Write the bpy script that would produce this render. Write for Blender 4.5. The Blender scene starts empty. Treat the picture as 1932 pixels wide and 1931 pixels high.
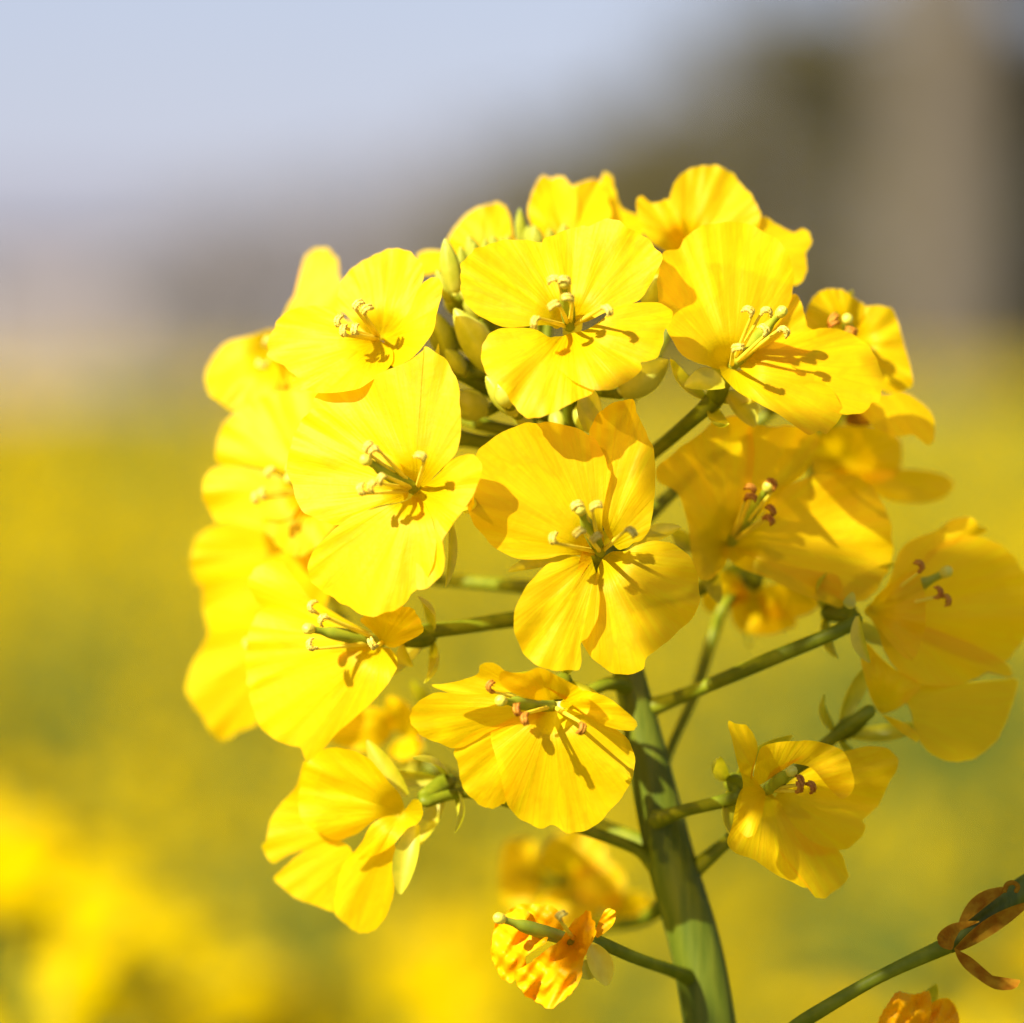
import bpy, math, random
import numpy as np
from mathutils import Vector, Matrix
random.seed(7)
RNG = np.random.default_rng(11)
C = bpy.context.scene.collection
sc = bpy.context.scene

# ------------------------------------------------------------------ camera
D = 350.0                      # focus distance, mm
K = 76.0 / 1932                # mm per picture unit (1932 wide) at the focus plane
PITCH = math.radians(1.97)
CAM = Vector((0, 0, 1.10))
cam = bpy.data.cameras.new('camera')
camo = bpy.data.objects.new('camera', cam); C.objects.link(camo)
camo.location = CAM
camo.rotation_euler = (math.pi / 2 - PITCH, 0, 0)
cam.sensor_width = 36
cam.sensor_fit = 'HORIZONTAL'
cam.lens = 36 * D / 76.0
cam.clip_start = 0.02
cam.clip_end = 3000
cam.dof.use_dof = True
cam.dof.focus_distance = D / 1000
cam.dof.aperture_fstop = cam.lens / 11.5
sc.camera = camo
RM = camo.rotation_euler.to_matrix()

# ------------------------------------------------------------------ light
S = Vector((-0.54, -0.62, 0.57)).normalized()      # towards the sun
elev = math.asin(S.z)
w = bpy.data.worlds.new('World'); sc.world = w; w.use_nodes = True
nt = w.node_tree
sky = nt.nodes.new('ShaderNodeTexSky')
sky.sky_type = 'NISHITA'; sky.sun_disc = False
sky.sun_elevation = elev
sky.sun_rotation = math.atan2(S.x, S.y)
sky.air_density = 1.3; sky.dust_density = 0.6; sky.ozone_density = 3.0
bg = nt.nodes['Background']; bg.inputs[1].default_value = 0.12
veil = nt.nodes.new('ShaderNodeMix'); veil.data_type = 'RGBA'      # thin high cloud veiling the blue
veil.inputs[0].default_value = 0.84; veil.inputs[7].default_value = (1.33, 1.42, 2.22, 1)
nt.links.new(sky.outputs[0], veil.inputs[6]); nt.links.new(veil.outputs[2], bg.inputs[0])
sl = bpy.data.lights.new('sun', 'SUN'); sl.energy = 5.0; sl.angle = math.radians(0.8)
sl.color = (1.0, 0.95, 0.86)
so = bpy.data.objects.new('sun', sl); C.objects.link(so)
so.rotation_euler = S.to_track_quat('Z', 'Y').to_euler()
so.location = (-3, -3, 6)
sc.view_settings.view_transform = 'Standard'
sc.view_settings.look = 'None'
sc.view_settings.gamma = 1
sc.view_settings.exposure = 1.25
sc.cycles.max_bounces = 10
sc.cycles.transmission_bounces = 8
sc.cycles.diffuse_bounces = 5

# ------------------------------------------------------------------ points
def P(px, py, z=0.0):
    """picture position and depth in mm in front of (+) / behind (-) the focus plane -> world metres"""
    f = (D - z) / D
    v = Vector(((px - 966) * K * f, (965.5 - py) * K * f, z - D)) / 1000
    return CAM + RM @ v
def PD(px, py, dist):
    return P(px, py, D - dist * 1000)
def camdir(n):
    return (RM @ Vector(n)).normalized()

# transforms from enlarged crops of the photograph to picture units
def tr(x0, y0, s):
    return lambda pts: [(x0 + s * a, y0 + s * b) for a, b in pts]
R1 = tr(340, 408, .2817); R2 = tr(782, 285.6, .2817); R3 = tr(1190, 285.6, .317)
R4 = tr(326.4, 748, .317); R5 = tr(816, 748, .317); R6 = tr(1224, 748, .3666)
R7 = tr(442, 1292, .2993); R8 = tr(748, 1190, .317); R9 = tr(1292, 1292, .3312)
R10 = tr(884, 1530, .2816); R0 = tr(0, 0, 1.0)

# ------------------------------------------------------------------ materials
def nodes(name):
    m = bpy.data.materials.new(name); m.use_nodes = True
    n = m.node_tree; n.nodes.clear()
    return m, n, n.nodes.new('ShaderNodeOutputMaterial')
def N(n, t, **kw):
    q = n.nodes.new(t)
    for k, v in kw.items(): setattr(q, k, v)
    return q
def leafmat(name, ca, cb, trans=0.35, tcol=None, rough=0.5, veins=False, scale=900, bump=0.2, gloss=0.05, throat=None, thin=0, stretch=None):
    m, n, out = nodes(name)
    L = n.links
    tc = N(n, 'ShaderNodeTexCoord')
    ns = N(n, 'ShaderNodeTexNoise'); ns.inputs['Scale'].default_value = scale; ns.inputs['Detail'].default_value = 4
    rp = N(n, 'ShaderNodeMix', data_type='RGBA')
    rp.inputs[6].default_value = (*ca, 1); rp.inputs[7].default_value = (*cb, 1)
    bp = N(n, 'ShaderNodeBump'); bp.inputs['Distance'].default_value = 0.0002; bp.inputs['Strength'].default_value = bump
    if veins:
        mp = N(n, 'ShaderNodeMapping'); mp.inputs['Scale'].default_value = (11, 1.1, 1)
        L.new(tc.outputs['UV'], mp.inputs[0]); L.new(mp.outputs[0], ns.inputs['Vector'])
        ns.inputs['Scale'].default_value = 1.0; ns.inputs['Detail'].default_value = 5; ns.inputs['Distortion'].default_value = 0.35
        n2 = N(n, 'ShaderNodeTexNoise'); n2.inputs['Scale'].default_value = 1500; n2.inputs['Detail'].default_value = 2
        L.new(tc.outputs['Object'], n2.inputs['Vector'])
        vo = N(n, 'ShaderNodeTexVoronoi', feature='DISTANCE_TO_EDGE'); vo.inputs['Scale'].default_value = 1
        m4 = N(n, 'ShaderNodeMapping'); m4.inputs['Scale'].default_value = (16, 2.6, 1)
        wd = N(n, 'ShaderNodeMix', data_type='RGBA'); wd.inputs[0].default_value = .05
        L.new(tc.outputs['UV'], wd.inputs[6]); L.new(ns.outputs[1], wd.inputs[7]); L.new(wd.outputs[2], m4.inputs[0]); L.new(m4.outputs[0], vo.inputs['Vector'])
        vr = N(n, 'ShaderNodeMapRange'); vr.inputs[1].default_value = 0; vr.inputs[2].default_value = .09; vr.inputs[3].default_value = 1; vr.inputs[4].default_value = 0
        L.new(vo.outputs['Distance'], vr.inputs[0])
        ad = N(n, 'ShaderNodeMath', operation='MULTIPLY_ADD'); ad.inputs[1].default_value = 0.45
        L.new(n2.outputs[0], ad.inputs[0]); L.new(ns.outputs[0], ad.inputs[2])
        L.new(ad.outputs[0], bp.inputs['Height'])
    elif stretch:
        mp = N(n, 'ShaderNodeMapping'); mp.inputs['Scale'].default_value = (1, 1, stretch); L.new(tc.outputs['Object'], mp.inputs[0]); L.new(mp.outputs[0], ns.inputs['Vector'])
        L.new(ns.outputs[0], bp.inputs['Height'])
    else:
        L.new(tc.outputs['Object'], ns.inputs['Vector'])
        L.new(ns.outputs[0], bp.inputs['Height'])
    cr = N(n, 'ShaderNodeMapRange'); cr.inputs[1].default_value = .35; cr.inputs[2].default_value = .65
    if veins:
        sb = N(n, 'ShaderNodeMath', operation='MULTIPLY_ADD'); sb.inputs[1].default_value = -.28
        L.new(vr.outputs[0], sb.inputs[0]); L.new(ns.outputs[0], sb.inputs[2]); L.new(sb.outputs[0], cr.inputs[0])
    else: L.new(ns.outputs[0], cr.inputs[0])
    L.new(cr.outputs[0], rp.inputs[0])
    col = rp.outputs[2]
    if throat:
        sp = N(n, 'ShaderNodeSeparateXYZ'); L.new(tc.outputs['UV'], sp.inputs[0])
        mr = N(n, 'ShaderNodeMapRange'); mr.inputs[1].default_value = .12; mr.inputs[2].default_value = .40
        mr.inputs[3].default_value = 1; mr.inputs[4].default_value = 0
        L.new(sp.outputs[1], mr.inputs[0])
        mx = N(n, 'ShaderNodeMix', data_type='RGBA'); mx.inputs[7].default_value = (*throat, 1)
        L.new(mr.outputs[0], mx.inputs[0]); L.new(col, mx.inputs[6]); col = mx.outputs[2]
    df = N(n, 'ShaderNodeBsdfDiffuse'); ts = N(n, 'ShaderNodeBsdfTranslucent'); gl = N(n, 'ShaderNodeBsdfGlossy')
    gl.inputs['Roughness'].default_value = rough
    L.new(col, df.inputs[0]); L.new(bp.outputs[0], df.inputs['Normal']); L.new(bp.outputs[0], gl.inputs['Normal'])
    if tcol: ts.inputs[0].default_value = (*tcol, 1)
    else: L.new(col, ts.inputs[0])
    m1 = N(n, 'ShaderNodeMixShader'); m1.inputs[0].default_value = trans
    L.new(df.outputs[0], m1.inputs[1]); L.new(ts.outputs[0], m1.inputs[2])
    m2 = N(n, 'ShaderNodeMixShader'); m2.inputs[0].default_value = gloss
    L.new(m1.outputs[0], m2.inputs[1]); L.new(gl.outputs[0], m2.inputs[2])
    if thin:      # thin tissue: part of the sunlight passes straight through, tinted
        tp = N(n, 'ShaderNodeBsdfTransparent'); tp.inputs[0].default_value = (1, .72, .03, 1)
        m3 = N(n, 'ShaderNodeMixShader'); m3.inputs[0].default_value = thin
        L.new(m2.outputs[0], m3.inputs[1]); L.new(tp.outputs[0], m3.inputs[2]); m2 = m3
    L.new(m2.outputs[0], out.inputs[0])
    return m

M = {}
M['petal'] = leafmat('petal', (.96, .59, .0), (.97, .72, .0), trans=.5, tcol=(.98, .62, .0), veins=True, bump=.45, gloss=.01, thin=.23, throat=(.70, .55, .0))
M['withered'] = leafmat('withered_petal', (.92, .36, .0), (.95, .46, .0), trans=.3, tcol=(.94, .47, .0), scale=700, bump=.9, gloss=.01)
M['green'] = leafmat('stem_green', (.068, .092, .004), (.115, .132, .007), trans=.0, scale=1500, bump=.5, gloss=.02, stretch=.06, rough=.45)
M['twig'] = leafmat('pedicel_green', (.13, .155, .003), (.20, .215, .006), trans=.1, scale=700, bump=.15, gloss=.015, rough=.5)
M['sepal'] = leafmat('sepal', (.50, .48, .005), (.70, .60, .01), trans=.5, scale=700, bump=.2, gloss=.05)
M['bud'] = leafmat('bud', (.48, .50, .015), (.70, .68, .07), trans=.45, scale=500, bump=.25, gloss=.04)
M['dry'] = leafmat('dry_sepal', (.27, .10, .006), (.40, .21, .012), trans=.3, scale=900, bump=.8, gloss=.0)
M['filament'] = leafmat('filament', (.86, .68, .02), (.92, .78, .04), trans=.35, scale=900, bump=.1)
M['anther'] = leafmat('anther', (.72, .50, .035), (.88, .70, .13), trans=.15, scale=3500, bump=1.0, gloss=.02)
M['anther_brown'] = leafmat('anther_brown', (.42, .13, .01), (.62, .28, .02), trans=.15, scale=2500, bump=1.0, gloss=.02)
M['pistil'] = leafmat('pistil', (.28, .34, .008), (.42, .44, .01), trans=.25, scale=600, bump=.1)
M['stigma'] = leafmat('stigma', (.72, .62, .03), (.80, .72, .08), trans=.25, scale=3000, bump=.5)
M['field_petal'] = leafmat('field_petal', (.72, .47, .0), (.78, .56, .0), trans=.4, scale=60, bump=.0, gloss=.0)
M['field_green'] = leafmat('field_leaf', (.055, .122, .018), (.112, .185, .024), trans=.25, scale=20, bump=.0, gloss=.03)
def solid(name, ca, cb, scale, rough=.9, bump=.5, bd=.02):
    m, n, out = nodes(name); L = n.links
    tc = N(n, 'ShaderNodeTexCoord'); ns = N(n, 'ShaderNodeTexNoise'); ns.inputs['Scale'].default_value = scale; ns.inputs['Detail'].default_value = 6
    mx = N(n, 'ShaderNodeMix', data_type='RGBA'); mx.inputs[6].default_value = (*ca, 1); mx.inputs[7].default_value = (*cb, 1)
    bp = N(n, 'ShaderNodeBump'); bp.inputs['Distance'].default_value = bd; bp.inputs['Strength'].default_value = bump
    b = N(n, 'ShaderNodeBsdfPrincipled'); b.inputs['Roughness'].default_value = rough
    L.new(tc.outputs['Object'], ns.inputs['Vector']); L.new(ns.outputs[0], mx.inputs[0]); L.new(mx.outputs[2], b.inputs['Base Color'])
    L.new(ns.outputs[0], bp.inputs['Height']); L.new(bp.outputs[0], b.inputs['Normal']); L.new(b.outputs[0], out.inputs[0])
    return m
M['soil'] = solid('soil', (.17, .115, .045), (.12, .135, .035), 6)
M['bark'] = solid('bark', (.066, .050, .028), (.122, .096, .062), 7)
M["dark_leaf"] = leafmat("evergreen_leaf", (.018, .022, .006), (.05, .050, .014), trans=.15, scale=2, bump=0, gloss=.02)
M['olive_leaf'] = leafmat('hedge_leaf', (.085, .072, .022), (.14, .11, .035), trans=.2, scale=2, bump=0, gloss=.02)
M['bare_twig'] = solid('bare_twig', (.16, .14, .125), (.23, .20, .18), 5)
M['wall_pink'] = solid('house_plaster', (.19, .155, .135), (.23, .185, .155), 2)
M['wall_grey'] = solid('grey_plaster', (.19, .20, .22), (.22, .23, .25), 2)
M['roof'] = solid('roof_tile', (.10, .10, .12), (.16, .15, .17), 8)
M['window'] = solid('window_glass', (.03, .04, .05), (.05, .06, .07), 3, rough=.15, bump=0)
M['frame'] = solid('window_frame', (.5, .5, .5), (.55, .55, .55), 3)

# ------------------------------------------------------------------ objects
WL = {}
def link(name, me, loc, parent):
    o = bpy.data.objects.new(name, me); C.objects.link(o)
    if parent is not None:
        o.parent = parent; o.location = Vector(loc) - WL[parent]
    else: o.location = loc
    WL[o] = Vector(loc)
    return o
def tag(o, label=None, cat=None, group=None, kind=None):
    if label: o['label'] = label
    if cat: o['category'] = cat
    if group: o['group'] = group
    if kind: o['kind'] = kind
    return o
class MB:
    def __init__(s): s.v = []; s.f = []; s.mi = []; s.uv = []
    def add(s, v, f, mi=0, uv=None):
        b = len(s.v); s.v += [tuple(p) for p in v]; s.f += [tuple(i + b for i in q) for q in f]; s.mi += [mi] * len(f)
        s.uv += list(uv) if uv is not None else [(0, .8)] * len(v)
    def build(s, name, mats, loc=None, parent=None, smooth=True):
        if loc is None: loc = Vector(s.v[0])
        loc = Vector(loc)
        me = bpy.data.meshes.new(name)
        me.from_pydata([tuple(Vector(p) - loc) for p in s.v], [], s.f)
        for m in (mats if isinstance(mats, (list, tuple)) else [mats]): me.materials.append(m)
        me.polygons.foreach_set('material_index', s.mi)
        if smooth: me.polygons.foreach_set('use_smooth', [True] * len(s.f))
        ul = me.uv_layers.new(name='UVMap')
        li = np.zeros(len(me.loops), dtype=np.int32); me.loops.foreach_get('vertex_index', li)
        ul.data.foreach_set('uv', np.array(s.uv, dtype=np.float32)[li].ravel())
        me.update()
        return link(name, me, loc, parent)
def cr(pts, per, closed=False):
    pts = [np.array(p, float) for p in pts]; n = len(pts); out = []
    rng = range(n) if closed else range(n - 1)
    for i in rng:
        if closed: a, b, c, d = pts[i - 1], pts[i], pts[(i + 1) % n], pts[(i + 2) % n]
        else: a, b, c, d = pts[max(i - 1, 0)], pts[i], pts[i + 1], pts[min(i + 2, n - 1)]
        for k in range(per):
            t = k / per
            out.append(.5 * (2 * b + (c - a) * t + (2 * a - 5 * b + 4 * c - d) * t * t + (3 * b - a - 3 * c + d) * t ** 3))
    if not closed: out.append(pts[-1])
    return out
def tube(mb, pts, rads, seg=8, per=5, mi=0, ridge=0.0):
    """pts world Vectors; rads metres; smooth round-capped tube"""
    q = cr([(*p, r) for p, r in zip(pts, rads)], per)
    c = [Vector(a[:3]) for a in q]; r = [max(a[3], 1e-6) for a in q]
    d0 = (c[1] - c[0]).normalized()
    up = Vector((0, 0, 1)) if abs(d0.z) < .9 else Vector((1, 0, 0))
    u = d0.cross(up).normalized(); V = []; n = len(c)
    for i in range(n):
        d = (c[min(i + 1, n - 1)] - c[max(i - 1, 0)]).normalized()
        u = (u - d * u.dot(d)).normalized(); v = d.cross(u)
        for k in range(seg):
            a = 2 * math.pi * k / seg; rr = r[i] * (1 + ridge * math.sin(a * 5))
            V.append(c[i] + u * math.cos(a) * rr + v * math.sin(a) * rr)
    F = [(i * seg + k, i * seg + (k + 1) % seg, (i + 1) * seg + (k + 1) % seg, (i + 1) * seg + k) for i in range(n - 1) for k in range(seg)]
    V.append(c[0] - (c[1] - c[0]).normalized() * r[0] * .5); V.append(c[-1] + (c[-1] - c[-2]).normalized() * r[-1] * .6)
    e0, e1 = len(V) - 2, len(V) - 1
    F += [(e0, (k + 1) % seg, k) for k in range(seg)] + [(e1, (n - 1) * seg + k, (n - 1) * seg + (k + 1) % seg) for k in range(seg)]
    mb.add(V, F, mi)

def petal(flower, c, z0, n, outline, fan=None, cup=0., lay=0., ruf=.35, curl=.0, mat='petal', crumple=0., seed=None, tilt=(0, 0), name='petal', funnel=2.6):
    """one petal: outline in picture units, lifted onto the flower's own curved 3-D surface"""
    rs = random.Random(seed if seed is not None else int(outline[0][0] * 7 + outline[0][1] * 13))
    cx, cy = c
    ox = sum(p[0] for p in outline) / len(outline); oy = sum(p[1] for p in outline) / len(outline)
    if fan is None:  # just outside the throat, towards the petal
        fan = (cx + (ox - cx) * .22, cy + (oy - cy) * .22)
    per = max(4, int(96 / len(outline)))
    B = cr([(a, b) for a, b in outline], per, True)
    nb = len(B); J = 16
    R = max(math.hypot(p[0] - cx, p[1] - cy) for p in B)
    am = math.atan2(oy - cy, ox - cx)
    ph = [rs.uniform(0, 6.28) for _ in range(8)]
    def z_at(x, y):
        dx, dy = (x - cx), (y - cy); r = math.hypot(dx, dy); t = r / R
        th = math.atan2(dy, dx) - am; th = (th + math.pi) % (2 * math.pi) - math.pi
        mx, my = dx * K, -dy * K
        pl = -(n[0] * mx + n[1] * my) / max(n[2], .35)
        pl = 9 * math.tanh(pl / 9)
        rm = r * K
        z = pl - funnel * math.exp(-(rm / 1.5) ** 2)
        z += cup * t * t + curl * max(0, t - .7) ** 2 * 11 + (tilt[0] * mx + tilt[1] * my) * .1
        z += .55 * math.cos(th * 2.2) * t * (1 - t) * 1.2      # arched along the middle
        wv = math.sin(th * 5 + ph[0]) * .5 + math.sin(th * 9 + ph[1] + t * 1.5) * .32 + math.sin(th * 17 + ph[2] + t * 2) * .12 * t
        z += ruf * wv * t ** 1.5
        z += .10 * math.sin(th * 33 + ph[6] + 2 * math.sin(th * 7 + ph[7])) * t ** 5
        z += .16 * math.sin(th * 13 + ph[5] + t * 3) * t * math.sin(t * 6 + ph[4])
        z -= .22 * math.exp(-(th / .07) ** 2) * t * (1.1 - t)      # mid vein
        if crumple:
            z += crumple * (math.sin(x * .075 + ph[3] + 1.5 * math.sin(y * .05)) * .9 + math.sin(y * .09 + ph[4] + 1.6 * math.sin(x * .06 + ph[5])) * .8 + .28 * math.sin(x * .21 + y * .15 + ph[6]) + .05 * math.sin(y * .42 - x * .33 + ph[7]))
        return z + lay
    V = []; UV = []; F = []
    def put(x, y):
        V.append(P(x, y, z0 + z_at(x, y)))
        th = math.atan2(y - cy, x - cx) - am; th = (th + math.pi) % (2 * math.pi) - math.pi
        UV.append((th + ph[0], math.hypot(x - cx, y - cy) / R))
    put(*fan)
    for j in range(1, J + 1):
        t = (j / J) ** .85
        for i in range(nb):
            wob = 1.0
            if j == J: wob = 1 + .009 * math.sin(i * .5 + ph[1] + 2 * math.sin(i * .13)) + .006 * math.sin(i * 1.3 + ph[2]) + crumple * .03 * math.sin(i * 1.7 + ph[3])
            put(fan[0] + (B[i][0] - fan[0]) * t * wob, fan[1] + (B[i][1] - fan[1]) * t * wob)
    for i in range(nb): F.append((0, 1 + i, 1 + (i + 1) % nb))
    for j in range(J - 1):
        for i in range(nb):
            a = 1 + j * nb; b = a + nb
            F.append((a + i, b + i, b + (i + 1) % nb, a + (i + 1) % nb))
    mb = MB(); mb.add(V, F, 0, UV)
    o = mb.build(name, M[mat], P(cx, cy, z0 - 1), flower)
    return o

def stamen(flower, c, z0, tip, n, L=7.5, brown=False, base=None, curlside=None, size=.86):
    cx, cy = c
    b = P(cx, cy, z0 - 2.4)
    d = math.hypot(tip[0] - cx, tip[1] - cy) * K
    h = math.sqrt(max(L * L - d * d, 3.0))
    zt = z0 - 2.4 + h * max(n[2], .5)
    t = P(tip[0], tip[1], zt)
    bx, by = cx + (tip[0] - cx) * .12, cy + (tip[1] - cy) * .12
    m = P(cx + (tip[0] - cx) * .5, cy + (tip[1] - cy) * .5 , z0 - 2.4 + (zt - z0 + 2.4) * .6)
    mb = MB()
    tube(mb, [P(bx, by, z0 - 2.4), m, t], [.00020, .00016, .00010], seg=7, per=6)
    ax = (t - m).normalized(); to = camdir((0, 0, 1))
    side = ax.cross(to).normalized()
    rs = random.Random(int(tip[0] * 31 + tip[1]))
    sgn = curlside or rs.choice([-1, 1])
    out = (side * sgn * rs.uniform(.6, 1) + to * rs.uniform(-.4, .3)).normalized()
    for off in (-.00013, .00013):
        pts = []; lat = ax.cross(out).normalized() * off
        for k in range(7):
            a = -.6 + k * .62; rr = .00052 * size
            pts.append(t + lat + (ax * math.sin(a) + out * (1 - math.cos(a)) * .9) * rr - ax * .0001)
        tube(mb, pts, [.00008 * size, .00015 * size, .00018 * size, .00016 * size, .00017 * size, .00013 * size, .00009 * size], seg=8, per=4, mi=1)
        # pollen grains on the split anther
        for k in range(80):
            q = pts[rs.randrange(1, 6)].lerp(pts[rs.randrange(1, 6)], rs.random() * .3)
            dv = Vector((rs.gauss(0, 1), rs.gauss(0, 1), rs.gauss(0, 1))).normalized()
            g = q + dv * .00018 * size; s_ = .00005
            u = dv.orthogonal().normalized() * s_; v = dv.cross(u).normalized() * s_
            mb.add([g + dv * s_, g + u, g + v, g - u, g - v], [(0, 1, 2), (0, 2, 3), (0, 3, 4), (0, 4, 1)], 1)
    mb.build('stamen', [M['filament'], M['anther_brown' if brown else 'anther']], b, flower)
def pistil(flower, c, z0, tip, n, L=7.0):
    cx, cy = c; d = math.hypot(tip[0] - cx, tip[1] - cy) * K
    h = math.sqrt(max(L * L - d * d, 1.5)); zt = z0 - 2.6 + h * max(n[2], .4)
    pts = [P(cx + (tip[0] - cx) * t, cy + (tip[1] - cy) * t, z0 - 2.6 + (zt - z0 + 2.6) * t) for t in (0, .35, .7, .86, 1)]
    mb = MB(); tube(mb, pts, [.00042, .00055, .0005, .0003, .00028], seg=10)
    d_ = (pts[-1] - pts[-2]).normalized() * .0004
    tube(mb, [pts[-1] - d_ * .3, pts[-1] + d_ * .4, pts[-1] + d_ * 1.5, pts[-1] + d_ * 2.1], [.00025, .00040, .00042, .00022], seg=10, mi=1)
    mb.build('pistil', [M['pistil'], M['stigma']], pts[0], flower)
def leafblade(mb, a, b, width, nrm, mi=0, sag=0., seg=10, fold=.3):
    """a slender boat-shaped blade from a to b"""
    ax = b - a; L = ax.length; d = ax.normalized(); s = d.cross(nrm).normalized(); nn = s.cross(d)
    V = []; F = []
    for i in range(seg + 1):
        t = i / seg; wd = width * (math.sin(math.pi * min(1, t * .93 + .05)) ** .7)
        c_ = a + ax * t + nn * (math.sin(math.pi * t) * sag * L)
        for k in (-1, -.5, 0, .5, 1): V.append(c_ + s * wd * k * .5 + nn * (k * k) * wd * fold)
    for i in range(seg):
        for k in range(4): F.append((i * 5 + k, i * 5 + k + 1, i * 5 + 6 + k, i * 5 + 5 + k))
    mb.add(V, F, mi)
def flower(root, c, z, n, petals, stamens=(), pis=None, T=R0, brown=False, sepals=True, mat='petal', label=None, rot=.6, **kw):
    n = Vector(n).normalized(); c = T([c])[0]
    nw = camdir(n); base = P(c[0], c[1], z) - nw * .0056
    mb = MB()
    tube(mb, [base - nw * .0006, base, base + nw * .0012, base + nw * .0030], [.0004, .0007, .0008, .0006], seg=10)
    if sepals:
        u = nw.orthogonal().normalized(); v = nw.cross(u)
        for k in range(4):
            a = rot + k * math.pi / 2; dr = u * math.cos(a) + v * math.sin(a)
            leafblade(mb, base + dr * .0006, base + dr * .0046 + nw * .0050, .0015, nw, mi=1, sag=-.12)
    fl = mb.build('flower', [M['twig'], M['sepal']], base, root)
    if label: fl['label'] = label
    for i, p in enumerate(petals):
        o = dict(kw); pts = p
        if isinstance(p, dict):
            o.update({k: v for k, v in p.items() if k not in ('o', 'fan')}); pts = p['o']
            if 'fan' in p: o['fan'] = T([p['fan']])[0]
        o.setdefault('mat', mat); o.setdefault('lay', i * .35)
        petal(fl, c, z, n, T(pts), **o)
    for s in T(list(stamens)): stamen(fl, c, z, s, n, brown=brown)
    if pis: pistil(fl, c, z, T([pis])[0], n)
    return fl, base

# ------------------------------------------------------------------ ground
gm = MB(); gs = 40; ext = 600
for i in range(gs + 1):
    for j in range(gs + 1):
        x = (i / gs * 2 - 1); y = (j / gs * 2 - 1)
        X = math.copysign(abs(x) ** 3, x) * ext; Y = math.copysign(abs(y) ** 3, y) * ext
        gm.v.append((X, Y, .02 * math.sin(X * 1.3) * math.cos(Y * .9))); gm.uv.append((0, 0))
gm.f = [(i * (gs + 1) + j, (i + 1) * (gs + 1) + j, (i + 1) * (gs + 1) + j + 1, i * (gs + 1) + j + 1) for i in range(gs) for j in range(gs)]
gm.mi = [0] * len(gm.f)
tag(gm.build('ground', M['soil'], (0, 0, 0)), kind='structure')

# ------------------------------------------------------------------ trees and houses far behind
def quads(cs, size, seed):
    """numpy leaf clumps: one folded quad per centre"""
    g = np.random.default_rng(seed); n = len(cs)
    a = g.normal(size=(n, 3)); a /= np.linalg.norm(a, axis=1)[:, None]
    b = np.cross(a, g.normal(size=(n, 3))); b /= np.linalg.norm(b, axis=1)[:, None]
    s = size * g.uniform(.6, 1.3, (n, 1))
    V = np.stack([cs - a * s, cs + b * s * .5, cs + a * s, cs - b * s * .5], 1).reshape(-1, 3)
    F = np.arange(4 * n).reshape(-1, 4)
    return V, F
def npmesh(name, V, F, mats, mi, loc, parent=None, smooth=False):
    me = bpy.data.meshes.new(name); V = V - np.array(loc)
    me.vertices.add(len(V)); me.vertices.foreach_set('co', V.astype(np.float32).ravel())
    me.loops.add(F.size); me.loops.foreach_set('vertex_index', F.astype(np.int32).ravel())
    me.polygons.add(len(F)); me.polygons.foreach_set('loop_start', np.arange(0, F.size, 4, dtype=np.int32))
    for m in mats: me.materials.append(m)
    me.polygons.foreach_set('material_index', mi.astype(np.int32)); me.update(calc_edges=True)
    return link(name, me, loc, parent)
def tree(name, x, y, h, rad, trunk_r, leaf, label, cat='tree', group=None, crown_lo=.25, nleaf=5000, lsize=.09, seed=1, bark='bark', lean=0, twigs=False):
    r = link(name, None, (x, y, 0), None); tag(r, label, cat, group)
    g = np.random.default_rng(seed); rr = random.Random(seed)
    mb = MB(); tips = []
    tube(mb, [Vector((x, y, -.1)), Vector((x + lean * .3, y, h * .3)), Vector((x + lean * .7, y, h * .6)), Vector((x + lean, y, h * .9))], [trunk_r * 1.15, trunk_r, trunk_r * .6, trunk_r * .15], seg=14, ridge=.05)
    for k in range(14 if not twigs else 40):
        t = rr.uniform(crown_lo * .8, .85); a = rr.uniform(0, 6.28); ln = rad * rr.uniform(.6, 1) * (1.1 - .5 * t)
        s = Vector((x + lean * t, y, h * t)); e = s + Vector((math.cos(a) * ln, math.sin(a) * ln, ln * rr.uniform(.3, .9)))
        tube(mb, [s, s.lerp(e, .5) + Vector((0, 0, ln * .08)), e], [trunk_r * .4 * (1 - t * .6), trunk_r * .22 * (1 - t * .5), trunk_r * .05], seg=6, per=3)
        tips.append(e)
    mb.build('trunk', M[bark], (x, y, 0), r)
    cl = []
    for k in range(26):
        z = rr.uniform(crown_lo, 1); pr = math.sin(math.pi * min(1, max(.12, (1 - z) / (1 - crown_lo) * .75 + .12))) ** .6
        a = rr.uniform(0, 6.28); q = rad * pr * math.sqrt(rr.random())
        cl.append((x + lean * z + math.cos(a) * q, y + math.sin(a) * q, h * z))
    cl = np.array(cl); idx = g.integers(0, len(cl), nleaf)
    cs = cl[idx] + g.normal(size=(nleaf, 3)) * rad * .20
    cs[:, 2] = np.clip(cs[:, 2], .1, h * 1.05)
    V, F = quads(cs, lsize, seed)
    npmesh('crown', V, F, [M[leaf]], np.zeros(len(F)), (x, y, h * .6), r)
def at(px, dist): p = PD(px, 660, dist); return p.x, p.y
EG = 'dark evergreen shrubs at the edge of the field'
tx, ty = at(1795, 23)
tree('broadleaf_tree', tx, ty, 8.5, 2.4, .28, 'dark_leaf', 'tall tree with a thick pale brown trunk standing behind the field on the right', crown_lo=.55, nleaf=9000, lsize=.08, seed=3)
tx, ty = at(2105, 25)
tree('evergreen_tree', tx, ty, 6.5, .95, .16, 'dark_leaf', 'very dark evergreen tree cut by the right edge, beside the pale brown trunk', crown_lo=.08, nleaf=9000, lsize=.11, seed=5)
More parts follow.
